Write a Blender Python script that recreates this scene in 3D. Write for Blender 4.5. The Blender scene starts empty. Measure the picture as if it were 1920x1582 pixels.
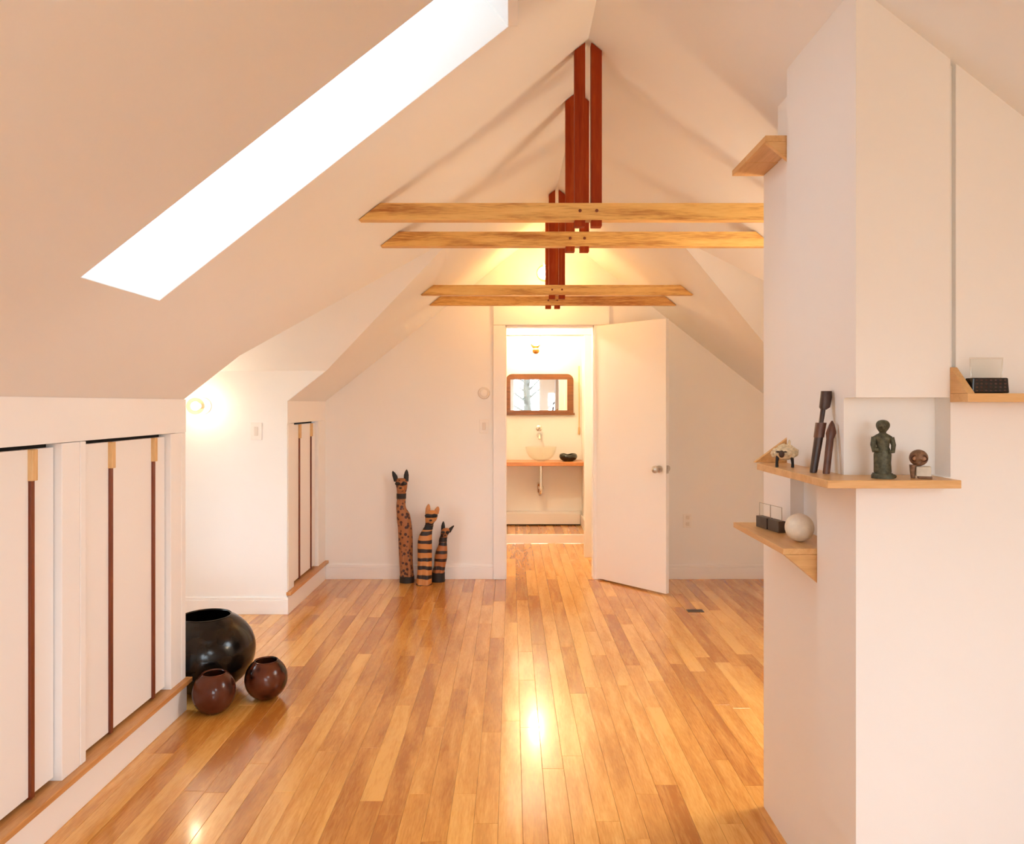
import bpy, bmesh, math, random
from mathutils import Vector, Matrix
from mathutils.geometry import tessellate_polygon

random.seed(7)
S = bpy.context.scene
COL = S.collection

# ------------------------------------------------------------------ camera
EYE = 1.411
cam_d = bpy.data.cameras.new('camera')
cam = bpy.data.objects.new('camera', cam_d); COL.objects.link(cam)
cam.location = (0, 0, EYE); cam.rotation_euler = (math.radians(90), 0, 0)
cam_d.sensor_width = 36; cam_d.sensor_fit = 'HORIZONTAL'
cam_d.lens = 36 * 1400 / 1920
cam_d.shift_x = 1 / 1920; cam_d.shift_y = -33 / 1920
cam_d.clip_start = 0.05
S.camera = cam

# ------------------------------------------------------------------ view, sky, light levels
S.view_settings.view_transform = 'Standard'
S.view_settings.look = 'None'
S.view_settings.gamma = 1
S.view_settings.use_curve_mapping = False
S.view_settings.exposure = 0.93
SKY = 10.0
SKY_RGB = (0.88, 1.03, 1.19)
GROUND_RGB = (0.30, 0.28, 0.23)
BULB_DORMER = 55.0
BULB_GABLE = 78.0
FILL_PIER = 52.0  # strength of the unseen fill lamp added behind the pier
BULB_BATH = 170.0
BULB_HALL = 260.0
S.cycles.use_denoising = True
S.cycles.max_bounces = 12
S.cycles.diffuse_bounces = 8
S.cycles.transparent_max_bounces = 16
S.cycles.sample_clamp_indirect = 8
S.cycles.caustics_reflective = False
S.cycles.caustics_refractive = False

W = bpy.data.worlds.new('overcast_sky'); S.world = W; W.use_nodes = True
nt = W.node_tree; nt.nodes.clear()
out = nt.nodes.new('ShaderNodeOutputWorld'); bg = nt.nodes.new('ShaderNodeBackground')
tc = nt.nodes.new('ShaderNodeTexCoord'); sx = nt.nodes.new('ShaderNodeSeparateXYZ')
rp = nt.nodes.new('ShaderNodeValToRGB')
rp.color_ramp.elements[0].position = 0.48; rp.color_ramp.elements[0].color = (*GROUND_RGB, 1)
rp.color_ramp.elements[1].position = 0.52; rp.color_ramp.elements[1].color = (*SKY_RGB, 1)
mr = nt.nodes.new('ShaderNodeMapRange'); mr.inputs[1].default_value = -1; mr.inputs[2].default_value = 1
nt.links.new(tc.outputs['Generated'], sx.inputs[0]); nt.links.new(sx.outputs['Z'], mr.inputs[0])
nt.links.new(mr.outputs[0], rp.inputs[0]); nt.links.new(rp.outputs[0], bg.inputs[0])
bg.inputs[1].default_value = SKY
nt.links.new(bg.outputs[0], out.inputs[0])

def portal(loc, rot, sx_, sy_):
    d = bpy.data.lights.new('window_portal', 'AREA'); d.shape = 'RECTANGLE'; d.size = sx_; d.size_y = sy_
    d.cycles.is_portal = True
    o = bpy.data.objects.new('window_portal', d); COL.objects.link(o)
    o.location = loc; o.rotation_euler = rot

# ------------------------------------------------------------------ key dimensions
XR, ZR, T = 0.304, 2.856, 0.785            # ridge position and roof pitch
XL, XW = -1.50, 2.06                       # knee wall lines
YB, YN = 6.04, -3.0                        # far and near end walls
D0, D1, DM = 3.44, 5.03, 4.235             # dormer cheeks and ridge
def zl(x): return ZR - T * (XR - x)
def zr(x): return ZR - T * (x - XR)

# ------------------------------------------------------------------ materials
def new_mat(name):
    m = bpy.data.materials.new(name); m.use_nodes = True
    n = m.node_tree; b = n.nodes['Principled BSDF']
    return m, n, b
def node(n, t, **k):
    x = n.nodes.new(t)
    for a, v in k.items(): setattr(x, a, v)
    return x
def paint(name, rgb, rough=0.55, bump=0.02, scale=90):
    m, n, b = new_mat(name)
    tc = node(n, 'ShaderNodeTexCoord')
    no = node(n, 'ShaderNodeTexNoise'); no.inputs['Scale'].default_value = scale; no.inputs['Detail'].default_value = 4
    n.links.new(tc.outputs['Object'], no.inputs['Vector'])
    n2 = node(n, 'ShaderNodeTexNoise'); n2.inputs['Scale'].default_value = 1.3; n2.inputs['Detail'].default_value = 3
    n.links.new(tc.outputs['Object'], n2.inputs['Vector'])
    r = node(n, 'ShaderNodeValToRGB')
    r.color_ramp.elements[0].position = 0.3; r.color_ramp.elements[1].position = 0.7
    r.color_ramp.elements[0].color = tuple(c * 0.975 for c in rgb) + (1,)
    r.color_ramp.elements[1].color = tuple(rgb) + (1,)
    n.links.new(n2.outputs['Fac'], r.inputs[0]); n.links.new(r.outputs[0], b.inputs['Base Color'])
    b.inputs['Roughness'].default_value = rough
    bp = node(n, 'ShaderNodeBump'); bp.inputs['Strength'].default_value = bump; bp.inputs['Distance'].default_value = 0.01
    n.links.new(no.outputs['Fac'], bp.inputs['Height']); n.links.new(bp.outputs[0], b.inputs['Normal'])
    return m
def plain(name, rgb, rough=0.5, metal=0.0, noise=0.15, scale=40, coat=0.0):
    m, n, b = new_mat(name)
    tc = node(n, 'ShaderNodeTexCoord'); no = node(n, 'ShaderNodeTexNoise')
    no.inputs['Scale'].default_value = scale; no.inputs['Detail'].default_value = 4
    n.links.new(tc.outputs['Object'], no.inputs['Vector'])
    r = node(n, 'ShaderNodeValToRGB')
    r.color_ramp.elements[0].position = 0.3; r.color_ramp.elements[1].position = 0.7
    r.color_ramp.elements[0].color = tuple(c * (1 - noise) for c in rgb) + (1,)
    r.color_ramp.elements[1].color = tuple(min(1, c * (1 + noise)) for c in rgb) + (1,)
    n.links.new(no.outputs['Fac'], r.inputs[0]); n.links.new(r.outputs[0], b.inputs['Base Color'])
    b.inputs['Roughness'].default_value = rough; b.inputs['Metallic'].default_value = metal
    b.inputs['Coat Weight'].default_value = coat
    return m
def wood(name, stops, axis='X', rough=0.4, stretch=14, scale=3.0, vary=0.0, coat=0.0, fine=0.35, coat_rough=0.08, bump=0.03, knots=0.0):
    """stops: dark, mid, light linear colours; grain runs along axis"""
    m, n, b = new_mat(name)
    tc = node(n, 'ShaderNodeTexCoord'); oi = node(n, 'ShaderNodeObjectInfo'); ge = node(n, 'ShaderNodeNewGeometry')
    ad = node(n, 'ShaderNodeMath', operation='ADD'); fr = node(n, 'ShaderNodeMath', operation='FRACT')
    n.links.new(oi.outputs['Random'], ad.inputs[0]); n.links.new(ge.outputs['Random Per Island'], ad.inputs[1])
    n.links.new(ad.outputs[0], fr.inputs[0])
    cx = node(n, 'ShaderNodeCombineXYZ')
    mu = node(n, 'ShaderNodeMath', operation='MULTIPLY'); mu.inputs[1].default_value = 37.0
    n.links.new(fr.outputs[0], mu.inputs[0])
    for i in range(3): n.links.new(mu.outputs[0], cx.inputs[i])
    va = node(n, 'ShaderNodeVectorMath', operation='ADD')
    n.links.new(tc.outputs['Object'], va.inputs[0]); n.links.new(cx.outputs[0], va.inputs[1])
    mp = node(n, 'ShaderNodeMapping')
    sc = [stretch, stretch, stretch]; sc['XYZ'.index(axis)] = 1.0
    mp.inputs['Scale'].default_value = sc
    n.links.new(va.outputs[0], mp.inputs['Vector'])
    n1 = node(n, 'ShaderNodeTexNoise'); n1.inputs['Scale'].default_value = scale; n1.inputs['Detail'].default_value = 6
    n1.inputs['Distortion'].default_value = 0.6
    n.links.new(mp.outputs[0], n1.inputs['Vector'])
    n2 = node(n, 'ShaderNodeTexNoise'); n2.inputs['Scale'].default_value = scale * 9; n2.inputs['Detail'].default_value = 3
    n.links.new(mp.outputs[0], n2.inputs['Vector'])
    mx = node(n, 'ShaderNodeMix', data_type='FLOAT'); mx.inputs[0].default_value = fine
    n.links.new(n1.outputs['Fac'], mx.inputs[2]); n.links.new(n2.outputs['Fac'], mx.inputs[3])
    src = mx.outputs[0]
    if vary:
        v = node(n, 'ShaderNodeMath', operation='MULTIPLY_ADD'); v.inputs[1].default_value = vary; v.inputs[2].default_value = -vary / 2
        n.links.new(fr.outputs[0], v.inputs[0])
        a2 = node(n, 'ShaderNodeMath', operation='ADD'); n.links.new(v.outputs[0], a2.inputs[0]); n.links.new(src, a2.inputs[1])
        src = a2.outputs[0]
    r = node(n, 'ShaderNodeValToRGB')
    e = r.color_ramp.elements
    e[0].position = 0.30; e[0].color = (*stops[0], 1); e[1].position = 0.70; e[1].color = (*stops[2], 1)
    k = e.new(0.5); k.color = (*stops[1], 1)
    n.links.new(src, r.inputs[0]); n.links.new(r.outputs[0], b.inputs['Base Color'])
    b.inputs['Roughness'].default_value = rough
    b.inputs['Coat Weight'].default_value = coat; b.inputs['Coat Roughness'].default_value = coat_rough
    bp = node(n, 'ShaderNodeBump'); bp.inputs['Strength'].default_value = bump; bp.inputs['Distance'].default_value = 0.004
    n.links.new(n2.outputs['Fac'], bp.inputs['Height']); n.links.new(bp.outputs[0], b.inputs['Normal'])
    return m
def emit(name, rgb, s):
    m = bpy.data.materials.new(name); m.use_nodes = True; n = m.node_tree; n.nodes.clear()
    o = node(n, 'ShaderNodeOutputMaterial'); e = node(n, 'ShaderNodeEmission')
    e.inputs[0].default_value = (*rgb, 1); e.inputs[1].default_value = s
    n.links.new(e.outputs[0], o.inputs[0]); return m
def thin_glass(name, tint=(0.97, 0.97, 0.95), ior=1.45, rough=0.02, boost=1.0):
    m = bpy.data.materials.new(name); m.use_nodes = True; n = m.node_tree; n.nodes.clear()
    o = node(n, 'ShaderNodeOutputMaterial'); t = node(n, 'ShaderNodeBsdfTransparent'); g = node(n, 'ShaderNodeBsdfGlossy')
    t.inputs[0].default_value = (*tint, 1); g.inputs['Roughness'].default_value = rough
    mx = node(n, 'ShaderNodeMixShader')
    lw = node(n, 'ShaderNodeLayerWeight'); lw.inputs[0].default_value = 0.5
    pw = node(n, 'ShaderNodeMath', operation='POWER'); pw.inputs[1].default_value = 4.0
    f0 = ((ior - 1) / (ior + 1)) ** 2
    mu = node(n, 'ShaderNodeMath', operation='MULTIPLY_ADD'); mu.inputs[1].default_value = 0.6 * boost; mu.inputs[2].default_value = f0; mu.use_clamp = True
    n.links.new(lw.outputs['Facing'], pw.inputs[0]); n.links.new(pw.outputs[0], mu.inputs[0])
    n.links.new(mu.outputs[0], mx.inputs[0]); n.links.new(t.outputs[0], mx.inputs[1]); n.links.new(g.outputs[0], mx.inputs[2])
    n.links.new(mx.outputs[0], o.inputs[0]); return m

WALL = paint('wall_paint', (0.87, 0.86, 0.845), 0.6)
CEIL = paint('ceiling_paint', (0.855, 0.87, 0.88), 0.7)
TRIM = paint('trim_paint', (0.88, 0.865, 0.855), 0.38, 0.008)
PANEL = paint('panel_paint', (0.87, 0.85, 0.835), 0.42, 0.01)
SHAFT = paint('shaft_paint', (0.86, 0.85, 0.82), 0.6)
GAP_SHADE = plain('painted_gap_shade', (0.015, 0.012, 0.01), 0.9)  # near-black paint standing in for the shade inside narrow gaps
FLOORW = wood('maple_floor', ((0.43, 0.15, 0.022), (0.61, 0.265, 0.048), (0.77, 0.40, 0.10)), 'Y', 0.22, 9, 2.2, vary=0.34, coat=0.5, coat_rough=0.10, bump=0.012)
SUB = plain('subfloor', (0.10, 0.05, 0.022), 0.8)
BEAM = wood('fir_beam', ((0.38, 0.135, 0.024), (0.74, 0.44, 0.125), (0.84, 0.56, 0.20)), 'X', 0.42, 12, 2.2, vary=0.10)
POST = wood('fir_post', ((0.21, 0.020, 0.002), (0.28, 0.034, 0.004), (0.36, 0.065, 0.010)), 'Z', 0.6, 14, 2.4, vary=0.10)
POST.node_tree.nodes['Principled BSDF'].inputs['Specular IOR Level'].default_value = 0.15
SHELF = wood('maple_shelf', ((0.55, 0.29, 0.10), (0.68, 0.40, 0.16), (0.76, 0.49, 0.23)), 'Y', 0.33, 14, 3.0, vary=0.05)
SHELFX = wood('maple_shelf_across', ((0.55, 0.29, 0.10), (0.68, 0.40, 0.16), (0.76, 0.49, 0.23)), 'X', 0.33, 14, 3.0, vary=0.05)
LEDGE = wood('oak_ledge', ((0.42, 0.17, 0.05), (0.56, 0.27, 0.09), (0.66, 0.36, 0.15)), 'Y', 0.38, 14, 2.4)
STRIP = wood('cherry_strip', ((0.13, 0.022, 0.005), (0.18, 0.034, 0.007), (0.24, 0.052, 0.012)), 'Z', 0.42, 14, 3.0)
TABW = wood('maple_tab', ((0.56, 0.33, 0.13), (0.68, 0.43, 0.19), (0.76, 0.52, 0.26)), 'Z', 0.4, 14, 4.0)
EBONY = wood('dark_carved_wood', ((0.012, 0.005, 0.003), (0.035, 0.013, 0.007), (0.075, 0.028, 0.013)), 'Z', 0.42, 12, 8)
CARVED = wood('brown_carved_wood', ((0.05, 0.014, 0.006), (0.10, 0.032, 0.014), (0.16, 0.058, 0.026)), 'Z', 0.42, 12, 8)
BRONZE = plain('green_bronze', (0.075, 0.072, 0.042), 0.55, 0.25, 0.55, 120)
BONE = plain('brown_bone', (0.20, 0.105, 0.055), 0.55, 0, 0.35, 130)
STONE = plain('pale_stone', (0.62, 0.58, 0.50), 0.6)
FLEECE = plain('cream_fleece', (0.72, 0.60, 0.40), 0.9, 0, 0.2, 150)
BLACK = plain('black_gloss', (0.010, 0.008, 0.007), 0.22)
BLACKM = plain('black_matt', (0.012, 0.009, 0.008), 0.6)
BEAD = plain('dark_red_bead', (0.055, 0.016, 0.010), 0.3)
SLATE = plain('brown_slate', (0.085, 0.058, 0.042), 0.5)
SHELL = plain('cream_stone_ball', (0.78, 0.72, 0.60), 0.35, 0, 0.09, 45)
CHROME = plain('chrome', (0.75, 0.72, 0.68), 0.18, 1.0, 0.03)
NICKEL = plain('satin_nickel', (0.62, 0.58, 0.52), 0.3, 1.0, 0.03)
BRASS = plain('brass', (0.50, 0.24, 0.07), 0.3, 1.0, 0.05)
PLASTIC = plain('white_plastic', (0.84, 0.80, 0.76), 0.35, 0, 0.01)
PLASTIC2 = plain('ivory_plastic', (0.74, 0.68, 0.62), 0.35, 0, 0.01)
MIRRORM = plain('mirror_silver', (0.92, 0.92, 0.90), 0.015, 1.0, 0.0)
MFRAME = wood('walnut_frame', ((0.12, 0.036, 0.008), (0.20, 0.066, 0.014), (0.28, 0.10, 0.026)), 'X', 0.35, 12, 4)
GLASS = thin_glass('clear_glass')
PANE = thin_glass('window_pane')
DIM_PANE = thin_glass('dimming_skylight_pane', (0.50, 0.52, 0.53))  # pane out of view; tint added to dim the daylight coming in
BASIN = thin_glass('basin_glass', (0.98, 0.98, 0.955), 1.35, 0.05, 0.8)
EDGE = plain('grey_glass_edge', (0.42, 0.38, 0.32), 0.2, 0, 0.05)
GLOBE = thin_glass('globe_glass', (0.90, 0.80, 0.66), 1.3, 0.05, 0.4)
FILAMENT4 = emit('hall_bulb', (1.0, 0.90, 0.72), BULB_HALL)
FILAMENT1 = emit('warm_bulb', (1.0, 0.88, 0.68), BULB_DORMER)
FILL_BULB = emit('pier_fill_bulb', (1.0, 0.84, 0.64), FILL_PIER)  # glow of the added lamp that brightens the far end
FILAMENT2 = emit('amber_bulb', (1.0, 0.60, 0.24), BULB_GABLE)
FILAMENT3 = emit('bath_bulb', (1.0, 0.82, 0.50), BULB_BATH)

def pot_mat(name, base, dark, light, seedv):
    m, n, b = new_mat(name)
    tc = node(n, 'ShaderNodeTexCoord'); mp = node(n, 'ShaderNodeMapping'); mp.inputs['Location'].default_value = (seedv, seedv * 2, 0)
    n.links.new(tc.outputs['Object'], mp.inputs['Vector'])
    no = node(n, 'ShaderNodeTexNoise'); no.inputs['Scale'].default_value = 9; no.inputs['Detail'].default_value = 2
    n.links.new(mp.outputs[0], no.inputs['Vector'])
    r = node(n, 'ShaderNodeValToRGB'); e = r.color_ramp.elements
    e[0].position = 0.36; e[0].color = (*dark, 1); e[1].position = 0.62; e[1].color = (*light, 1)
    k = e.new(0.45); k.color = (*base, 1)
    n.links.new(no.outputs['Fac'], r.inputs[0]); n.links.new(r.outputs[0], b.inputs['Base Color'])
    b.inputs['Roughness'].default_value = 0.17; b.inputs['Specular IOR Level'].default_value = 0.28
    return m
POT_BLACK = pot_mat('black_burnished_clay', (0.006, 0.004, 0.003), (0.003, 0.002, 0.002), (0.016, 0.009, 0.005), 1.0)
POT_BROWN = pot_mat('brown_burnished_clay', (0.075, 0.018, 0.008), (0.035, 0.009, 0.005), (0.10, 0.027, 0.012), 2.0)
POT_SMOKE = pot_mat('smoke_patched_clay', (0.085, 0.019, 0.007), (0.006, 0.003, 0.002), (0.12, 0.034, 0.014), 3.7)

def spotted(name):
    m, n, b = new_mat(name)
    tc = node(n, 'ShaderNodeTexCoord'); vo = node(n, 'ShaderNodeTexVoronoi'); vo.inputs['Scale'].default_value = 34
    n.links.new(tc.outputs['Object'], vo.inputs['Vector'])
    r = node(n, 'ShaderNodeValToRGB'); e = r.color_ramp.elements
    e[0].position = 0.34; e[0].color = (0.05, 0.012, 0.006, 1); e[1].position = 0.46; e[1].color = (0.33, 0.12, 0.036, 1)
    n.links.new(vo.outputs['Distance'], r.inputs[0]); n.links.new(r.outputs[0], b.inputs['Base Color'])
    b.inputs['Roughness'].default_value = 0.5; return m
def striped(name, pale, freq, phase):
    m, n, b = new_mat(name)
    tc = node(n, 'ShaderNodeTexCoord'); wv = node(n, 'ShaderNodeTexWave', bands_direction='Z')
    wv.inputs['Scale'].default_value = freq; wv.inputs['Distortion'].default_value = 1.6
    wv.inputs['Detail'].default_value = 1; wv.inputs['Detail Scale'].default_value = 2.0; wv.inputs['Phase Offset'].default_value = phase
    n.links.new(tc.outputs['Object'], wv.inputs['Vector'])
    r = node(n, 'ShaderNodeValToRGB'); e = r.color_ramp.elements
    e[0].position = 0.28; e[0].color = (0.018, 0.007, 0.005, 1); e[1].position = 0.42; e[1].color = (*pale, 1)
    n.links.new(wv.outputs['Fac'], r.inputs[0]); n.links.new(r.outputs[0], b.inputs['Base Color'])
    b.inputs['Roughness'].default_value = 0.5; return m
SPOTS = spotted('spotted_wood')
STRIPES2 = striped('striped_wood', (0.52, 0.21, 0.055), 4.6, 0.5)
STRIPES3 = striped('striped_dark_wood', (0.40, 0.14, 0.04), 4.8, 2.2)

# ------------------------------------------------------------------ object helpers
ROOT = {}
def thing(name, label, cat, loc=(0, 0, 0), group=None, rotz=0.0, kind=None):
    o = bpy.data.objects.new(name, None); COL.objects.link(o)
    o.location = loc; o.rotation_euler = (0, 0, rotz); o.empty_display_size = 0.05
    if label: o['label'] = label
    if cat: o['category'] = cat
    if group: o['group'] = group
    if kind: o['kind'] = kind
    ROOT[o.name] = Vector(loc)
    return o
def obj(name, bm, mat, parent=None, smooth=False, local=False, label=None, kind=None, angle=40):
    me = bpy.data.meshes.new(name)
    bmesh.ops.recalc_face_normals(bm, faces=bm.faces)
    base = Vector((0, 0, 0)); p = parent
    while p is not None:
        base += p.location; p = p.parent
    if parent is not None and not local:
        bmesh.ops.translate(bm, verts=bm.verts, vec=-base)
    bm.to_mesh(me); bm.free()
    if smooth:
        for f in me.polygons: f.use_smooth = True
        try: me.set_sharp_from_angle(angle=math.radians(angle))
        except Exception: pass
    me.materials.append(mat)
    o = bpy.data.objects.new(name, me); COL.objects.link(o)
    if parent is not None: o.parent = parent
    if label: o['label'] = label
    if kind: o['kind'] = kind
    return o
def struct(name, bm, mat, parent=None, label=None, **k):
    return obj(name, bm, mat, parent, kind='structure' if parent is None else None, label=label, **k)
def tag(o, label, cat, group=None):
    o['label'] = label; o['category'] = cat
    if group: o['group'] = group
    return o
def B(): return bmesh.new()
def box(bm, x0, x1, y0, y1, z0, z1, r=0.0, seg=2):
    b2 = bmesh.new(); bmesh.ops.create_cube(b2, size=1)
    for v in b2.verts:
        v.co = Vector(((x0 + x1) / 2 + v.co.x * (x1 - x0), (y0 + y1) / 2 + v.co.y * (y1 - y0), (z0 + z1) / 2 + v.co.z * (z1 - z0)))
    if r > 0: bmesh.ops.bevel(b2, geom=b2.edges[:], offset=r, segments=seg, affect='EDGES', profile=0.5)
    merge(bm, b2); return bm
def merge(bm, b2):
    me = bpy.data.meshes.new('tmp'); b2.to_mesh(me); b2.free(); bm.from_mesh(me); bpy.data.meshes.remove(me)
def prism(bm, poly, axis, a, b, r=0.0):
    """poly: 2D points in the other two axes (in XYZ order); extruded along axis from a to b"""
    b2 = bmesh.new()
    def mk(p, t):
        if axis == 'X': return Vector((t, p[0], p[1]))
        if axis == 'Y': return Vector((p[0], t, p[1]))
        return Vector((p[0], p[1], t))
    v0 = [b2.verts.new(mk(p, a)) for p in poly]; v1 = [b2.verts.new(mk(p, b)) for p in poly]
    b2.faces.new(v0); b2.faces.new(v1[::-1])
    n = len(poly)
    for i in range(n): b2.faces.new((v0[i], v0[(i + 1) % n], v1[(i + 1) % n], v1[i]))
    bmesh.ops.recalc_face_normals(b2, faces=b2.faces)
    if r > 0: bmesh.ops.bevel(b2, geom=b2.edges[:], offset=r, segments=2, affect='EDGES', profile=0.5)
    merge(bm, b2); return bm
def plate(bm, loops, f, off):
    """flat plate with holes; loops are 2D outlines, f maps to 3D, off is the thickness vector"""
    off = Vector(off)
    tri = tessellate_polygon([[Vector((p[0], p[1], 0)) for p in l] for l in loops])
    flat = [p for l in loops for p in l]
    a = [bm.verts.new(f(*p)) for p in flat]; b = [bm.verts.new(Vector(f(*p)) + off) for p in flat]
    for t in tri:
        bm.faces.new([a[i] for i in t]); bm.faces.new([b[i] for i in reversed(t)])
    k = 0
    for l in loops:
        n = len(l)
        for i in range(n):
            p, q = k + i, k + (i + 1) % n
            bm.faces.new((a[p], a[q], b[q], b[p]))
        k += n
    return bm
def lathe(bm, prof, c=(0, 0, 0), seg=40, axis='Z'):
    rings = []
    for r, z in prof:
        ring = []
        for i in range(seg):
            t = 2 * math.pi * i / seg
            p = (r * math.cos(t), r * math.sin(t), z)
            if axis == 'Y': p = (p[0], z, p[1])
            if axis == 'X': p = (z, p[0], p[1])
            ring.append(bm.verts.new(Vector(p) + Vector(c)))
        rings.append(ring)
    for a, b in zip(rings, rings[1:]):
        for i in range(seg): bm.faces.new((a[i], a[(i + 1) % seg], b[(i + 1) % seg], b[i]))
    if prof[0][0] > 1e-6: bm.faces.new(rings[0][::-1])
    if prof[-1][0] > 1e-6: bm.faces.new(rings[-1])
    bmesh.ops.remove_doubles(bm, verts=bm.verts, dist=1e-6)
    return bm
def loft(bm, secs, seg=20, pw=2.0):
    """secs: (cx, cy, z, rx, ry) elliptical sections"""
    rings = []
    for cx, cy, z, rx, ry in secs:
        ring = []
        for i in range(seg):
            t = 2 * math.pi * i / seg; c, s = math.cos(t), math.sin(t)
            ring.append(bm.verts.new((cx + rx * math.copysign(abs(c) ** (2 / pw), c), cy + ry * math.copysign(abs(s) ** (2 / pw), s), z)))
        rings.append(ring)
    for a, b in zip(rings, rings[1:]):
        for i in range(seg): bm.faces.new((a[i], a[(i + 1) % seg], b[(i + 1) % seg], b[i]))
    bm.faces.new(rings[0][::-1]); bm.faces.new(rings[-1])
    return bm
def tube(bm, pts, rad, seg=12):
    pts = [Vector(p) for p in pts]
    if not isinstance(rad, (list, tuple)): rad = [rad] * len(pts)
    rings = []; up = None
    for i, p in enumerate(pts):
        d = (pts[min(i + 1, len(pts) - 1)] - pts[max(i - 1, 0)]).normalized()
        if up is None: up = d.orthogonal().normalized()
        u = (up - d * up.dot(d)).normalized(); up = u; v = d.cross(u)
        rings.append([bm.verts.new(p + (u * math.cos(2 * math.pi * k / seg) + v * math.sin(2 * math.pi * k / seg)) * rad[i]) for k in range(seg)])
    for a, b in zip(rings, rings[1:]):
        for k in range(seg): bm.faces.new((a[k], a[(k + 1) % seg], b[(k + 1) % seg], b[k]))
    bm.faces.new(rings[0][::-1]); bm.faces.new(rings[-1])
    return bm
def ball(bm, c, r, sub=3, sc=(1, 1, 1)):
    b2 = bmesh.new(); bmesh.ops.create_icosphere(b2, subdivisions=sub, radius=r)
    for v in b2.verts: v.co = Vector((v.co.x * sc[0], v.co.y * sc[1], v.co.z * sc[2])) + Vector(c)
    merge(bm, b2); return bm

# ================================================================== THE SETTING
# ---- floor: slab and individual strip-maple planks
PW = 0.0825
floor = struct('floor', box(B(), -2.9, 3.4, YN, 7.57, -0.08, -0.012), SUB, label='warm maple strip floor with a glossy finish')
mesh_cache = {}
def plank_mesh(L):
    k = round(L, 2)
    if k in mesh_cache: return mesh_cache[k]
    w, h, c, g = PW / 2 - 0.0003, 0.0125, 0.0009, k / 2 - 0.0003
    V = []
    for x, y, z in ((w, g, -h), (w, g, -c), (w - c, g - c, 0)):
        V += [(-x, -y, z), (x, -y, z), (x, y, z), (-x, y, z)]
    F = [(8, 9, 10, 11)]
    for a in (0, 4):
        for i in range(4): F.append((a + i, a + (i + 1) % 4, a + 4 + (i + 1) % 4, a + 4 + i))
    me = bpy.data.meshes.new('plank'); me.from_pydata(V, [], F); me.update(); me.materials.append(FLOORW)
    mesh_cache[k] = me; return me
LENS = (0.44, 0.56, 0.70, 0.84, 0.98, 1.12, 1.30, 1.50)
planks = []
nrow = int((2.3 + 2.85) / PW)
for i in range(nrow):
    x = -2.85 + PW * (i + 0.5)
    ys, ye = (YN, YB + 0.04)
    if x < XL - 0.05: ys, ye = D0 - 0.2, D1 + 0.03
    if -0.30 < x < 0.95: ye = 7.57
    y = ys - (random.random() * 0.8 if ys < 0 else 0)
    while y < ye - 0.02:
        L = random.choice(LENS)
        if y < 0.6 and y + L > 1.0: pass
        if ye - (y + L) < 0.25: L = round(ye - y, 2)
        planks.append((x, y + L / 2, L)); y += L
def plank_px(p):
    x, y, L = p
    if y < 1.2: return 0
    u = 959 + 1400 * x / y
    ve = 758 + 1400 * EYE / (y + L / 2); vs = 758 + 1400 * EYE / max(0.8, y - L / 2)
    if u < 40 or u > 1445 or ve > 1600: return 0
    if x < -1.48 and (u < 345 or y > D1 or y < 3.5): return 0
    if x > 0.86 and y < 2.5: return 0
    if y > YB and not (940 < u < 1100): return 0
    return PW * 1400 / y * (min(vs, 1582) - ve)
planks.sort(key=plank_px, reverse=True)
for p in planks[:300]:
    if plank_px(p) <= 0: break
    o = bpy.data.objects.new('plank', plank_mesh(p[2])); COL.objects.link(o); o.parent = floor
    o.location = (p[0], p[1], 0)
    used = p
rest = [p for i, p in enumerate(planks) if i >= 300 or plank_px(p) <= 0]
bm = B()
for p in rest:
    b2 = bmesh.new(); b2.from_mesh(plank_mesh(p[2])); bmesh.ops.translate(b2, verts=b2.verts, vec=(p[0], p[1], 0)); merge(bm, b2)
o = obj('plank_field', bm, FLOORW, floor); o['kind'] = 'stuff'

# ---- sloping ceilings with skylight and dormer openings
SK = (-1.117, -0.010, 1.937, 2.370)
left_outer = [(-1.56, YN), (XR, YN), (XR, YB + 0.05), (-1.56, YB + 0.05), (-1.56, D1 + .004), (-1.251, D1 + .004), (-0.333, DM), (-1.251, D0 - .004), (-1.56, D0 - .004)]
left_hole = [(SK[0] - .0008, SK[2] - .0008), (SK[1] + .0008, SK[2] - .0008), (SK[1] + .0008, SK[3] + .0008), (SK[0] - .0008, SK[3] + .0008)]
nl = Vector((-T, 0, 1)).normalized(); nr = Vector((T, 0, 1)).normalized()
ceiling = struct('ceiling', plate(B(), [left_outer, left_hole], lambda x, y: (x, y, zl(x)), nl * 0.03), CEIL, label='left white sloping attic ceiling')
RS = (0.95, 1.75, -1.6, -0.5)
FILL_SKYLIGHT = (1.32, 1.96, 2.72, 3.34)  # extra skylight hidden by the pier, added to light the far end
mir = lambda x: 2 * XR - x
right_outer = [(XR, YN), (2.16, YN), (2.16, D0 - .004), (mir(-1.251), D0 - .004), (mir(-0.333), DM), (mir(-1.251), D1 + .004), (2.16, D1 + .004), (2.16, YB + 0.05), (XR, YB + 0.05)]
right_hole = [(RS[0] - .004, RS[2] - .004), (RS[1] + .004, RS[2] - .004), (RS[1] + .004, RS[3] + .004), (RS[0] - .004, RS[3] + .004)]
fill_hole = [(FILL_SKYLIGHT[0] - .004, FILL_SKYLIGHT[2] - .004), (FILL_SKYLIGHT[1] + .004, FILL_SKYLIGHT[2] - .004), (FILL_SKYLIGHT[1] + .004, FILL_SKYLIGHT[3] + .004), (FILL_SKYLIGHT[0] - .004, FILL_SKYLIGHT[3] + .004)]
struct('ceiling', plate(B(), [right_outer, right_hole, fill_hole], lambda x, y: (x, y, zr(x)), nr * 0.03), CEIL, label='right white sloping attic ceiling')

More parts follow.
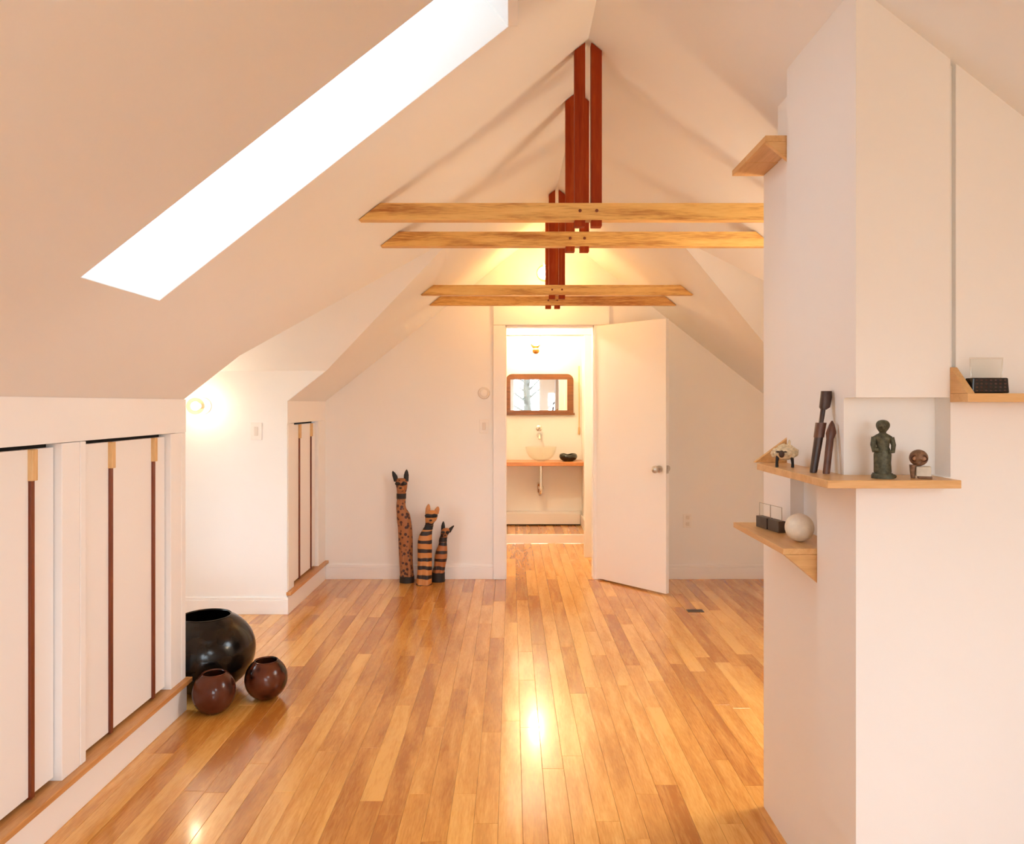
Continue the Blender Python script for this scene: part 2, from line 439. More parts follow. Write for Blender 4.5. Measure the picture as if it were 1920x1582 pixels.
# skylight shafts, sashes and panes
def skylight(name, rect, zf, n, depth, glass=None):
    x0, x1, y0, y1 = rect
    root = thing(name, None, None, (x0, y0, zf(x0)), kind='structure')
    def P(x, y, s): return Vector((x, y, zf(x))) + n * s
    c = [(x0, y0), (x1, y0), (x1, y1), (x0, y1)]
    for i in range(4):
        a, b = c[i], c[(i + 1) % 4]
        d = Vector((b[0] - a[0], b[1] - a[1], 0)).normalized(); o = Vector((d.y, -d.x, 0)) * 0.03
        bm = B()
        q = [P(*a, 0.001), P(*b, 0.001), P(*b, depth), P(*a, depth)]
        v = [bm.verts.new(p) for p in q] + [bm.verts.new(p + o) for p in q]
        bm.faces.new(v[:4]); bm.faces.new(v[7:3:-1])
        for k in range(4): bm.faces.new((v[k], v[(k + 1) % 4], v[4 + (k + 1) % 4], v[4 + k]))
        obj('shaft_panel', bm, SHAFT, root)
    out_ = [(x0 - 0.03, y0 - 0.03), (x1 + 0.03, y0 - 0.03), (x1 + 0.03, y1 + 0.03), (x0 - 0.03, y1 + 0.03)]
    in_ = [(x0 + 0.03, y0 + 0.03), (x1 - 0.03, y0 + 0.03), (x1 - 0.03, y1 - 0.03), (x0 + 0.03, y1 - 0.03)]
    obj('sash', plate(B(), [out_, in_], lambda x, y: P(x, y, depth), n * 0.03), TRIM, root)
    obj('pane', plate(B(), [out_], lambda x, y: P(x, y, depth + 0.012), n * 0.006), glass or PANE, root)
    ctr = P((x0 + x1) / 2, (y0 + y1) / 2, depth + 0.06)
    w = Vector((x1 - x0, 0, zf(x1) - zf(x0))).length
    portal(ctr, (0, math.atan2(n.x, n.z), 0), w, y1 - y0)
    return root
skylight('window_1', SK, zl, nl, 0.50, DIM_PANE)  # shaft deepened to keep skylight glare off the pier side
skylight('window_2', RS, zr, nr, 0.20)
skylight('window_3', FILL_SKYLIGHT, zr, nr, 0.10)  # invented opening, out of view, throwing light on far wall and left slope

# ---- dormers
ZC = zl(-1.25); ZD = zl(-0.33)
def dormer(side, fx, xo, hole=None):
    def wall(pts, y, off, nm): return struct(nm, plate(B(), [[(fx(p[0]), p[1]) for p in pts]], lambda x, z: (x, y, z), (0, off, 0)), WALL)
    outline = [(xo, 0), (XL - 0.012, 0), (XL - 0.012, zl(XL - 0.012) + 0.003), (-1.254, ZC), (xo, ZC)]
    wall(outline, D1, 0.08, 'wall_%s_cheek_far' % side)
    wall(outline, D0, -0.08, 'wall_%s_cheek_near' % side)
    for y in (D0, D1):
        bm = B()
        q = [(xo, y, ZC), (-1.25, y, ZC), (-0.33, DM, ZD), (xo, DM, ZD)]
        v = [bm.verts.new((fx(a), b, c)) for a, b, c in q]; w = [bm.verts.new((fx(a), b, c + 0.03)) for a, b, c in q]
        bm.faces.new(v); bm.faces.new(w[::-1])
        for k in range(4): bm.faces.new((v[k], v[(k + 1) % 4], w[(k + 1) % 4], w[k]))
        struct('ceiling', bm, CEIL)
    # end wall with a window
    gable = [(D0, 0), (D1, 0), (D1, ZC), (DM, ZD), (D0, ZC)]
    loops = [gable]
    if hole:
        y0, y1, z0, z1 = hole
        loops.append([(y0, z0), (y1, z0), (y1, z1), (y0, z1)])
    struct('wall_%s_dormer' % side, plate(B(), loops, lambda y, z: (fx(xo), y, z), (fx(xo - 0.08) - fx(xo), 0, 0)), WALL)
    if hole:
        window('window_%d' % (4 if side == 'left' else 5), 'X', fx(xo - 0.03), y0, y1, z0, z1, 0 if side == 'left' else 1)
        portal((fx(xo - 0.12), (y0 + y1) / 2, (z0 + z1) / 2), (0, math.radians(90 if side == 'right' else -90), 0), z1 - z0, y1 - y0)
def window(name, axis, pos, a0, a1, z0, z1, mull=1):
    ctr = (pos, (a0 + a1) / 2, z0) if axis == 'X' else ((a0 + a1) / 2, pos, z0)
    root = thing(name, None, None, ctr, kind='structure')
    f = (lambda a, z: (pos, a, z)) if axis == 'X' else (lambda a, z: (a, pos, z))
    off = (0.03, 0, 0) if axis == 'X' else (0, 0.03, 0)
    fr = 0.05
    loops = [[(a0, z0), (a1, z0), (a1, z1), (a0, z1)]]
    w = (a1 - a0 - fr * (mull + 2)) / (mull + 1)
    panes = []
    for i in range(mull + 1):
        p = a0 + fr + i * (w + fr)
        loops.append([(p, z0 + fr), (p + w, z0 + fr), (p + w, z1 - fr), (p, z1 - fr)])
    obj('window_frame', plate(B(), loops, f, off), TRIM, root)
    t = Vector(off) * 0.2; m = Vector(off) * 0.4
    for l in loops[1:]:
        obj('pane', plate(B(), [l], lambda a, z: Vector(f(a, z)) + m, t), PANE, root)
    return root
dormer('left', lambda x: x, -2.75, (3.50, 3.96, 0.45, 1.62))
dormer('right', mir, -2.05, (3.58, 4.89, 0.55, 1.85))

# ---- far wall with the doorway
DX0, DX1, DZ = -0.052, 0.671, 2.05
wb = [(-1.6, 0), (DX0, 0), (DX0, DZ), (DX1, DZ), (DX1, 0), (2.2, 0), (2.2, zr(2.2)), (XR, ZR), (-1.6, zl(-1.6))]
struct('wall_back', prism(B(), wb, 'Y', YB, YB + 0.10), WALL)
# door lining
bm = B(); box(bm, DX0 - 0.001, DX0 + 0.012, YB - 0.002, YB + 0.11, 0, DZ); box(bm, DX1 - 0.012, DX1 + 0.001, YB - 0.002, YB + 0.11, 0, DZ)
box(bm, DX0, DX1, YB - 0.002, YB + 0.11, DZ - 0.012, DZ + 0.001)
trim = struct('trim_1', bm, TRIM, label='white painted lining and wide casing of the doorway')
for nm, a in (('casing_board', (-0.147, DX0 + 0.004, YB - 0.02, YB, 0, DZ)), ('casing_board', (DX1 - 0.004, 0.79, YB - 0.02, YB, 0, DZ)), ('header_board', (-0.147, 0.79, YB - 0.022, YB, DZ + 0.002, 2.235))):
    obj(nm, box(B(), *a, r=0.003), TRIM, trim)
# near end wall with windows behind the camera
win = [(0.02, 0.77), (0.92, 1.60)]
wz = (0.55, 1.95)
loops = [[(-1.6, 0), (2.2, 0), (2.2, zr(2.2)), (XR, ZR), (-1.6, zl(-1.6))]]
WZ = [(0.60, 2.20), (0.60, 1.75)]
for (a, b), (c, d) in zip(win, WZ): loops.append([(a, c), (b, c), (b, d), (a, d)])
struct('wall_near', plate(B(), loops, lambda x, z: (x, YN, z), (0, -0.12, 0)), WALL)
for i, ((a, b), (c, d)) in enumerate(zip(win, WZ)):
    window('window_%d' % (6 + i), 'Y', YN - 0.08, a, b, c, d, 0)
    portal(((a + b) / 2, YN - 0.16, (c + d) / 2), (math.radians(90), 0, 0), b - a, d - c)
# ---- right knee wall
for a, b in ((YN, D0), (D1, YB)):
    struct('wall_right', box(B(), XW, XW + 0.08, a, b, 0, zr(XW) - 0.0), WALL)
struct('baseboard_right', box(B(), XW - 0.016, XW, D1, YB, 0, 0.12, 0.004), TRIM)

# ---- left knee wall: frame boards, ledge, baseboard
XF = -1.505; XP = -1.530
wl = thing('wall_left', None, None, (XL, 2.0, 0), kind='structure')
def boards(root, lst, nm):
    for a in lst: obj(nm, box(B(), *a, r=0.0025), TRIM, root)
ZT = zl(XF) - 0.002
obj('top_rail', prism(B(), [(-1.56, 1.283), (XF, 1.283), (XF, ZT), (-1.56, zl(-1.56) - 0.002)], 'Y', YN, D0 + 0.012), TRIM, wl)
boards(wl, [(-1.56, XF, 2.500, 2.605, 0.150, 1.281), (-1.56, XF, 2.608, 2.642, 0.150, 1.281),
            (-1.56, XF, 3.300, 3.405, 0.150, 1.281), (-1.56, XF, 3.408, 3.450, 0.150, 1.281),
            (-1.56, XF, 1.690, 1.850, 0.150, 1.281)], 'pilaster')
obj('wall_panel', box(B(), -1.56, XF, YN, 1.688, 0.150, 1.281), WALL, wl)
obj('cavity_shade_board', box(B(), -1.605, -1.562, 1.60, D0 - 0.001, 0.151, 1.385), GAP_SHADE, wl)  # board painted near-black so the door gaps look shaded
obj('ledge', box(B(), -1.62, -1.478, YN, D0 + 0.022, 0.128, 0.150, 0.003), LEDGE, wl, label='warm brown wooden ledge')
obj('baseboard', box(B(), -1.58, XL, YN, D0 + 0.012, 0, 0.128, 0.003), TRIM, wl)
wf = thing('wall_left_far', None, None, (XL, 5.5, 0), kind='structure')
obj('top_rail', prism(B(), [(-1.511, 1.283), (XF, 1.283), (XF, ZT), (-1.511, zl(-1.511) - 0.002)], 'Y', D1 - 0.012, YB), TRIM, wf)
boards(wf, [(-1.512, XF, D1 - 0.012, D1 - 0.001, 0.150, 1.281), (-1.56, XF, D1 + 0.012, 5.17, 0.150, 1.281), (-1.56, XF, 5.82, YB, 0.150, 1.281)], 'pilaster')
obj('cavity_shade_board', box(B(), -1.605, -1.562, D1 + 0.001, YB, 0.151, 1.385), GAP_SHADE, wf)  # same painted shade behind the far cupboard's gaps
obj('ledge', prism(B(), [(-1.56, D1 + 0.01), (-1.512, D1 + 0.01), (-1.512, D1 - 0.02), (-1.478, D1 - 0.02), (-1.478, YB), (-1.56, YB)], 'Z', 0.128, 0.150, 0.002), LEDGE, wf, label='warm brown wooden ledge')
obj('baseboard', box(B(), -1.5015, XL, D1 - 0.014, YB, 0, 0.128, 0.0005), TRIM, wf)

def cabinet(y0, y1, strips, label):
    t = thing('knee_wall_cabinet', label, 'cabinet', (XP, (y0 + y1) / 2, 0.15), 'built-in cupboards under the left slope')
    ys = [y0 + 0.004]
    sw = 0.020
    for s in strips: ys += [s - sw / 2, s + sw / 2]
    ys.append(y1 - 0.004)
    for i in range(0, len(ys), 2):
        obj('door_panel', box(B(), XP - 0.02, XP, ys[i], ys[i + 1], 0.166, 1.268, 0.0015), PANEL, t)
    for s in strips:
        obj('edge_strip', box(B(), XP - 0.018, XP + 0.008, s - sw / 2 + 0.0003, s + sw / 2 - 0.0003, 0.158, 1.168, 0.0015), STRIP, t, label='dark red-brown wooden strip')
        obj('pull_tab', box(B(), XP - 0.018, XP + 0.016, s - 0.0135, s + 0.0135, 1.168, 1.268, 0.002), TABW, t, label='pale wooden pull block')
cabinet(1.852, 2.498, (2.030, 2.375), 'white knee-wall cupboard cut off by the left edge of the view')
cabinet(2.644, 3.298, (2.845, 3.183), 'white knee-wall cupboard with two brown strips, beside the black pot')
cabinet(5.172, 5.818, (5.375, 5.685), 'far white knee-wall cupboard with two thin red strips, beside the dormer')

# ---- baseboards of the far wall and dormer cheek
def bb(name, axis, a0, a1, pos, h=0.115):
    r = thing(name, None, None, ((a0 + a1) / 2, pos, 0) if axis == 'X' else (pos, (a0 + a1) / 2, 0), kind='structure')
    if axis == 'X':
        obj('board', box(B(), a0, a1, pos - 0.014, pos, 0, h * 0.82, 0.002), TRIM, r)
        obj('cap', box(B(), a0, a1, pos - 0.010, pos, h * 0.82, h, 0.003), TRIM, r)
    return r
bb('baseboard_back', 'X', XL, -0.148, YB)
bb('baseboard_back_right', 'X', 0.792, XW - 0.017, YB)
bb('baseboard_dormer', 'X', -2.75, XL - 0.002, D1 - 0.0)

# ---- stepped white pier on the right
XA, XB = 0.841, 0.885
YA, YA2, YC, YE = 1.823, 2.055, 2.28, 2.62
bm = B()
box(bm, XB, 2.06, 1.85, YA2, 0, 0.33)
box(bm, XA, 1.055, YA, YA2, 0.32, 1.2130)
box(bm, 1.055, 2.06, YA, YA2, 0.32, 1.2335)
def up(bm, x0, x1, y0, y1, z0): prism(bm, [(x0, z0), (x1, z0), (x1, zr(x1) + 0.015), (x0, zr(x0) + 0.015)], 'Y', y0, y1)
box(bm, XA, 2.06, 1.89, YC, 1.2130, 1.428)
box(bm, 1.072, 2.06, YA, 1.89, 1.2335, 1.428)
up(bm, XA, 1.072, YA, YC, 1.428)
up(bm, 1.085, 2.06, YA, YC, 1.428)
box(bm, 1.072, 1.085, YA, YC, 1.428, 1.495)
up(bm, 1.070, 1.087, YA + 0.016, YC, 1.49)
box(bm, XB, 1.6, YA2, YE, 0, 0.996)
box(bm, XB, 1.6, 2.37, YE, 0.996, 1.2335)
box(bm, 0.928, 1.6, YA2, 2.37, 0.996, 1.2335)
box(bm, XB, 1.6, YC, YE, 1.2335, 2.2135)
up(bm, XB, 1.6, YC, 2.48, 2.2135)
struct('wall_pier', bm, WALL, label='stepped white pier with niches and wooden corner shelves')

# ---- hall and bathroom behind the doorway
YH = 6.90; YQ = 8.24; FB = 0.087
struct('wall_hall_left', box(B(), -0.42, -0.34, YB + 0.10, YH, 0, 2.4), WALL)
struct('wall_hall_right', box(B(), 1.0, 1.08, YB + 0.10, YH, 0, 2.4), WALL)
hp = [(-0.7, 0), (-0.12, 0), (-0.12, 2.05), (0.677, 2.05), (0.677, 0), (1.1, 0), (1.1, 2.4), (-0.7, 2.4)]
struct('wall_hall_back', prism(B(), hp, 'Y', YH, YH + 0.09), TRIM)
bm = B(); box(bm, 0.677, 0.757, YH - 0.014, YH, 0, 2.05, 0.002); box(bm, -0.2, -0.12, YH - 0.014, YH, 0, 2.05, 0.002); box(bm, -0.2, 0.757, YH - 0.016, YH, 2.052, 2.14, 0.002)
struct('trim_2', bm, TRIM)
struct('wall_bath_left', box(B(), -0.70, -0.62, YH, YQ + 0.1, 0, 2.4), WALL)
struct('wall_bath_right', box(B(), 0.775, 0.86, YH + 0.09, YQ + 0.1, 0, 2.4), WALL)
struct('wall_bath_back', box(B(), -0.70, 0.86, YQ, YQ + 0.1, 0, 2.4), WALL)
struct('ceiling', box(B(), -0.75, 1.1, YB + 0.10, YQ + 0.1, 2.36, 2.42), CEIL)
struct('trim_3', box(B(), -0.62, 0.775, 7.57, 7.60, 0, FB + 0.004, 0.003), TRIM, label='white step riser into the bathroom')
bf = struct('floor_bath', box(B(), -0.62, 0.775, 7.60, YQ, 0, FB - 0.012), SUB)
for i in range(17):
    x = -0.62 + PW * (i + 0.5)
    if x > 0.775: break
    o = bpy.data.objects.new('plank', plank_mesh(0.64)); COL.objects.link(o); o.parent = bf; o.location = (x, 7.92, FB)
struct('baseboard_bath', box(B(), 0.758, 0.775, 7.60, YQ, FB, FB + 0.11, 0.003), TRIM)

# ---- the open door
dr = thing('door_1', 'plain white door standing open into the room', None, (DX1 + 0.004, YB - 0.008, 0), kind='structure', rotz=math.atan2(-0.52, 0.463))
obj('door_leaf', box(B(), 0, 0.700, 0.0, 0.036, 0.012, 2.045, 0.002), TRIM, dr, local=True)
def knob(sgn, y):
    bm = B()
    lathe(bm, [(0.0, 0), (0.027, 0.001), (0.027, 0.007), (0.012, 0.011), (0.011, 0.030), (0.022, 0.036), (0.028, 0.050), (0.026, 0.062), (0.012, 0.068), (0.0, 0.069)], (0, 0, 0), 24, 'Y')
    for v in bm.verts: v.co = Vector((v.co.x + 0.64, y + sgn * v.co.y, v.co.z + 0.93))
    obj('knob', bm, NICKEL, dr, smooth=True, local=True, label='satin metal door knob')
knob(-1, 0.0); knob(1, 0.036)
obj('latch_plate', box(B(), 0.6995, 0.7015, 0.006, 0.030, 0.90, 0.96, 0.0005), NICKEL, dr, local=True)
for z in (0.25, 1.05, 1.82):
    obj('hinge', tube(B(), [(0.0, -0.003, z - 0.045), (0.0, -0.003, z + 0.045)], 0.006), NICKEL, dr, local=True, smooth=True)

# ================================================================== ROOF TRUSSES
def truss(y, label):
    t = thing('roof_truss', label, 'beam', (XR, y, 2.14), 'exposed wooden roof ties')
    z0, z1 = 2.140, 2.207
    e = 0.004
    bm = prism(B(), [(XR - (ZR - z0) / T + e, z0), (XR + (ZR - z0) / T - e, z0), (XR + (ZR - z1) / T - e, z1), (XR - (ZR - z1) / T + e, z1)], 'Y', y, y + 0.048, 0.0015)
    obj('tie_beam', bm, BEAM, t)
    for s in (-1, 1):
        a, b = (XR + s * 0.012, XR + s * 0.054)
        x0, x1 = min(a, b), max(a, b)
        za = (zl(x0) if s < 0 else zr(x0)) - 0.003; zb = (zl(x1) if s < 0 else zr(x1)) - 0.003
        obj('king_post', prism(B(), [(x0, 2.116), (x1, 2.116), (x1, zb), (x0, za)], 'Y', y + 0.004, y + 0.044, 0.0015), POST, t)
        xm = (x0 + x1) / 2
        obj('peg', lathe(B(), [(0.0065, 0), (0.0065, -0.003), (0.004, -0.005), (0, -0.005)], (xm, y, 2.176), 12, 'Y'), STRIP, t, smooth=True)
    return t
truss(2.95, 'brown roof truss closest to the skylight, its tie beam running behind the white pier')
truss(3.44, 'second brown roof truss from the skylight, its tie beam just below the first')
truss(4.975, 'third brown roof truss, upper of the two smaller far tie beams')
truss(5.49, 'fourth brown roof truss, lowest in view, just in front of the doorway wall')

# ================================================================== SHELVES ON THE PIER
TH = 0.020
t = thing('corner_shelf', 'long wrap-around maple shelf holding the carved sticks, bronze figure and skull', 'shelf', (0.741, 1.75, 1.2135), 'maple shelves on the white pier')
poly = [(0.741, 1.75), (1.055, 1.75), (1.055, 1.888), (XA, 1.888), (XA, 2.279), (XB - 0.001, 2.279), (XB - 0.001, 2.40), (0.741, 2.255)]
obj('board', prism(B(), poly, 'Z', 1.2140, 1.2330, 0.0012), SHELFX, t)
obj('gusset', prism(B(), [(0.745, 1.2332), (XB - 0.002, 1.2332), (XB - 0.002, 1.335)], 'Y', 2.285, 2.303, 0.001), SHELF, t)
t = thing('corner_shelf', 'highest maple shelf capping the narrow pier step near the ceiling', 'shelf', (0.777, 2.29, 2.214), 'maple shelves on the white pier')
obj('board', box(B(), 0.777, XB + 0.2, 2.483, 2.630, 2.2145, 2.2340, 0.0012), SHELF, t)
obj('board', box(B(), 0.777, XB - 0.001, 2.284, 2.482, 2.2145, 2.2340, 0.0012), SHELF, t)
obj('gusset', prism(B(), [(0.780, 2.2142), (XB - 0.001, 2.2142), (XB - 0.001, 2.128)], 'Y', 2.284, 2.302, 0.001), SHELFX, t)
t = thing('corner_shelf', 'lowest maple shelf holding the cream ball and twin-block holder', 'shelf', (0.749, 2.06, 0.96), 'maple shelves on the white pier')
obj('board', prism(B(), [(0.749, 2.060), (0.926, 2.060), (0.926, 2.368), (XB - 0.001, 2.368), (XB - 0.001, 2.52), (0.749, 2.52)], 'Z', 0.9965, 1.0135, 0.0012), SHELF, t)
obj('gusset', prism(B(), [(0.752, 0.9962), (XB - 0.001, 0.9962), (XB - 0.001, 0.885)], 'Y', 2.060, 2.078, 0.001), SHELFX, t)
t = thing('corner_shelf', 'maple shelf running out of view at right under a clear black-based holder', 'shelf', (1.070, 1.75, 1.416), 'maple shelves on the white pier')
obj('board', box(B(), 1.070, 1.75, 1.75, YA - 0.0005, 1.4165, 1.4370, 0.0012), SHELFX, t)
obj('gusset', prism(B(), [(1.752, 1.4372), (YA - 0.0005, 1.4372), (YA - 0.0005, 1.502)], 'X', 1.0702, 1.088, 0.001), SHELF, t)

# ---- tall carved club and pointed stick leaning on the pier
def leaning(root, parts, z0, foot, head):
    """parts: (name, material, sections (dx, dy, h, rx, ry), pw) along an axis from foot to head"""
    f, h = Vector(foot), Vector(head); L = (h - f).length; d = (h - f) / L
    for nm, mt, secs, pw in parts:
        bm = loft(B(), [(0, 0, 0, 1, 1)] * 0 + [(dx, dy, 0, rx, ry) for dx, dy, hh, rx, ry in secs], 16, pw)
        n = len(secs); vs = list(bm.verts)
        for i, s in enumerate(secs):
            for k in range(16):
                v = vs[i * 16 + k]
                v.co = f + d * (s[2] * L) + Vector((v.co.x, v.co.y, 0))
        obj(nm, bm, mt, root, smooth=True, angle=35)
ZS = 1.2332
t = thing('carved_club', 'tall dark carved wooden club with square head leaning on the pier', 'sculpture', (0.782, 1.935, ZS))
leaning(t, [('shaft', EBONY, [(0, 0, 0.0, 0.0075, 0.0075), (0, 0, 0.02, 0.0085, 0.008), (0, 0, 0.43, 0.0105, 0.010)], 3.2),
            ('collar', CARVED, [(0, 0, 0.43, 0.0115, 0.0115), (0, 0, 0.61, 0.0125, 0.0115)], 4),
            ('neck', EBONY, [(0, 0, 0.61, 0.0055, 0.006), (0, 0, 0.78, 0.0060, 0.006)], 3),
            ('head', EBONY, [(0.001, 0, 0.77, 0.006, 0.008), (0.003, 0, 0.80, 0.0125, 0.010), (0.003, 0, 0.92, 0.0135, 0.0105), (0.001, 0, 1.0, 0.0125, 0.010)], 4)],
        ZS, (0.782, 1.935, ZS + 0.001), (0.8235, 1.955, 1.446))
t = thing('pointed_stick', 'short red-brown wooden blade with a pointed tip leaning beside the club', 'sculpture', (0.803, 1.905, ZS))
leaning(t, [('shaft', CARVED, [(0, 0, 0.0, 0.0080, 0.006), (0, 0, 0.03, 0.0085, 0.0065), (0, 0, 0.66, 0.0090, 0.0065)], 3),
            ('tip', CARVED, [(0, 0, 0.66, 0.0095, 0.0065), (0.001, 0, 0.76, 0.0130, 0.007), (0.001, 0, 0.80, 0.0120, 0.007), (0.0005, 0, 0.93, 0.0065, 0.005), (0, 0, 1.0, 0.0015, 0.002)], 2.6)],
        ZS, (0.803, 1.905, ZS + 0.001), (0.8265, 1.925, 1.369))

# ---- bronze figure in the niche
U = 0.0002356
X0 = 0.895
def fx_(a): return X0 + (a - 447) * U
t = thing('bronze_figure', 'small green bronze standing figure in the pier niche', 'statue', (X0, 1.80, ZS))
FY = 1.802
def sec(a, w, y, d, off=0): return (fx_(a), FY + off, ZS + (1400 - y) * U, w * U / 2, d * U / 2)
bm = loft(B(), [sec(447, 150, 1352, 140), sec(447, 168, 1335, 140), sec(444, 162, 1240, 130), sec(446, 168, 1160, 130), sec(447, 150, 1120, 115), sec(449, 118, 1080, 95),
                sec(449, 128, 1040, 105), sec(447, 165, 1000, 112), sec(447, 180, 975, 105), sec(447, 120, 955, 85), sec(447, 70, 940, 66),
                sec(447, 64, 928, 66), sec(447, 84, 915, 96), sec(448, 108, 898, 116), sec(449, 126, 878, 128), sec(449, 133, 860, 132), sec(449, 130, 845, 130), sec(449, 117, 829, 117), sec(449, 96, 817, 96), sec(449, 66, 809, 68), sec(449, 28, 804, 28)], 20)
obj('body', bm, BRONZE, t, smooth=True, angle=60)
bm = B(); bm = loft(bm, [sec(447, 215, 1400, 200), sec(447, 215, 1372, 200), sec(447, 190, 1350, 175)], 20, 3)
obj('plinth', bm, BRONZE, t, smooth=True)
bm = tube(B(), [(fx_(372), FY, ZS + 415 * U), (fx_(358), FY - 0.004, ZS + 340 * U), (fx_(366), FY - 0.010, ZS + 285 * U), (fx_(410), FY - 0.015, ZS + 290 * U)], [32 * U, 28 * U, 25 * U, 22 * U])
obj('arm', bm, BRONZE, t, smooth=True)
bm = tube(B(), [(fx_(525), FY, ZS + 415 * U), (fx_(546), FY - 0.002, ZS + 340 * U), (fx_(538), FY - 0.006, ZS + 275 * U), (fx_(495), FY - 0.012, ZS + 272 * U)], [30 * U, 24 * U, 22 * U, 20 * U])
obj('arm', bm, BRONZE, t, smooth=True)
bm = B()
for s in (-1, 1): ball(bm, (X0 + s * 26 * U, FY - 52 * U, ZS + 535 * U), 12 * U, 2)
ball(bm, (X0, FY - 62 * U, ZS + 520 * U), 13 * U, 2, (0.8, 1, 1.5)); ball(bm, (X0, FY - 52 * U, ZS + 492 * U), 14 * U, 2, (1.5, .7, .6))
obj('face', bm, BRONZE, t, smooth=True)
ball_foot = ball(B(), (fx_(545), FY - 0.004, ZS + 22 * U), 30 * U, 2, (1, 1, 0.75))
obj('foot', ball_foot, BRONZE, t, smooth=True)

# ---- skull on a pale block
XS = 0.895 + (815 - 447) * U
t = thing('skull_carving', 'small brown skull carving on a pale block in the niche', 'sculpture', (XS, 1.80, ZS))
bm = B(); ball(bm, (XS, FY, ZS + 208 * U), 86 * U, 4, (1.02, 1.05, 0.98))
for v in bm.verts:
    dv = Vector((v.co.x - (XS + 6 * U), 0, v.co.z - (ZS + 172 * U)))
    if v.co.y < FY and dv.length < 16 * U: v.co.y += 16 * U
obj('cranium', bm, BONE, t, smooth=True, angle=180)
bm = B()
EY = lambda ex: FY - 1.04 * U * math.sqrt(86 ** 2 - ex ** 2)
for ex in (-42, 44): lathe(bm, [(22 * U, 6 * U), (29 * U, -5 * U), (34 * U, 2 * U), (34 * U, 18 * U)], (XS + ex * U, EY(ex), ZS + 205 * U), 20, 'Y')
obj('eye_ring', bm, CARVED, t, smooth=True)
bm = B()
for ex in (-42, 44): ball(bm, (XS + ex * U, EY(ex) + 2 * U, ZS + 205 * U), 21 * U, 2, (1, 0.35, 1))
obj('eye', bm, plain('amber_eye', (0.32, 0.17, 0.09), 0.35), t, smooth=True)
obj('jaw', loft(B(), [(XS - 52 * U, FY - 0.002, ZS + 0.0003, 20 * U, 34 * U), (XS - 56 * U, FY - 0.002, ZS + 70 * U, 26 * U, 40 * U), (XS - 48 * U, FY, ZS + 135 * U, 38 * U, 50 * U)], 14, 3), BONE, t, smooth=True)
obj('block', box(B(), XS - 26 * U, XS + 108 * U, FY - 0.016, FY + 0.012, ZS + 24 * U, ZS + 122 * U, 0.0015), STONE, t, label='pale stone block')
obj('base', box(B(), XS - 10 * U, XS + 118 * U, FY - 0.016, FY + 0.012, ZS + 0.0002, ZS + 24 * U, 0.001), BONE, t)

t.rotation_euler = (0, 0, math.radians(-24))
for o in bpy.data.objects:
    if o.name == 'bronze_figure': o.rotation_euler = (0, 0, math.radians(-22))
# ---- little sheep
XH, YH_ = 0.776, 2.120
t = thing('sheep_figurine', 'small cream woolly sheep figurine with black legs on the shelf end', 'figurine', (XH, YH_, ZS))
bm = B(); rnd = random.Random(4)
ball(bm, (XH, YH_, ZS + 0.040), 0.024, 3, (1.35, 0.9, 0.85))
for i in range(60):
    a = rnd.uniform(0, 2 * math.pi); b = rnd.uniform(-0.5, 1.4)
    c = Vector((math.cos(a) * math.cos(b) * 0.031, math.sin(a) * math.cos(b) * 0.020, math.sin(b) * 0.020))
    ball(bm, Vector((XH, YH_, ZS + 0.040)) + c, rnd.uniform(0.005, 0.0085), 1)
ball(bm, (XH + 0.012, YH_, ZS + 0.068), 0.0065, 2, (0.6, 0.6, 1.6))
obj('fleece', bm, FLEECE, t, smooth=True, angle=180)
for dx, dy in ((-0.022, -0.009), (-0.020, 0.010), (0.020, -0.009), (0.022, 0.010)):
    obj('leg', tube(B(), [(XH + dx, YH_ + dy, ZS + 0.0003), (XH + dx, YH_ + dy, ZS + 0.012), (XH + dx * 0.9, YH_ + dy, ZS + 0.032)], [0.0042, 0.0036, 0.005], 10), BLACKM, t, smooth=True)
bm = B(); ball(bm, (XH - 0.010, YH_ - 0.024, ZS + 0.038), 0.0095, 2, (0.85, 1.2, 1.1)); ball(bm, (XH - 0.020, YH_ - 0.020, ZS + 0.044), 0.004, 1, (1.6, .6, .7)); ball(bm, (XH, YH_ - 0.020, ZS + 0.044), 0.004, 1, (1.6, .6, .7))
obj('face', bm, plain('dark_sheep_face', (0.06, 0.03, 0.018), 0.6), t, smooth=True)

t.rotation_euler = (0, 0, math.radians(-16))
# ---- cream ball and twin-block holder on the low shelf
ZLW = 1.0137
t = obj('stone_ball', ball(B(), (0, 0, 0), 0.0405, 4), SHELL, smooth=True, angle=180)
t.location = (0.835, 2.165, ZLW + 0.0405); tag(t, 'cream mottled stone ball on the lowest pier shelf', 'ball')
t = thing('photo_holder', 'clear glass sheet standing in two dark brown blocks on the lowest shelf', 'photo holder', (0.822, 2.37, ZLW), rotz=math.radians(102))
for a, b in ((-0.066, -0.004), (0.004, 0.066)):
    obj('block', box(B(), a, b, -0.012, 0.012, 0.0003, 0.036, 0.0012), SLATE, t, local=True)
for a, b in ((-0.064, -0.001), (0.001, 0.064)):
    obj('glass_sheet', box(B(), a, b, -0.0018, 0.0018, 0.030, 0.078), GLASS, t, local=True)
    obj('glass_edge', tube(B(), [(a, 0, 0.034), (a, 0, 0.078), (b, 0, 0.078), (b, 0, 0.034)], 0.0011, 6), EDGE, t, local=True, smooth=True)
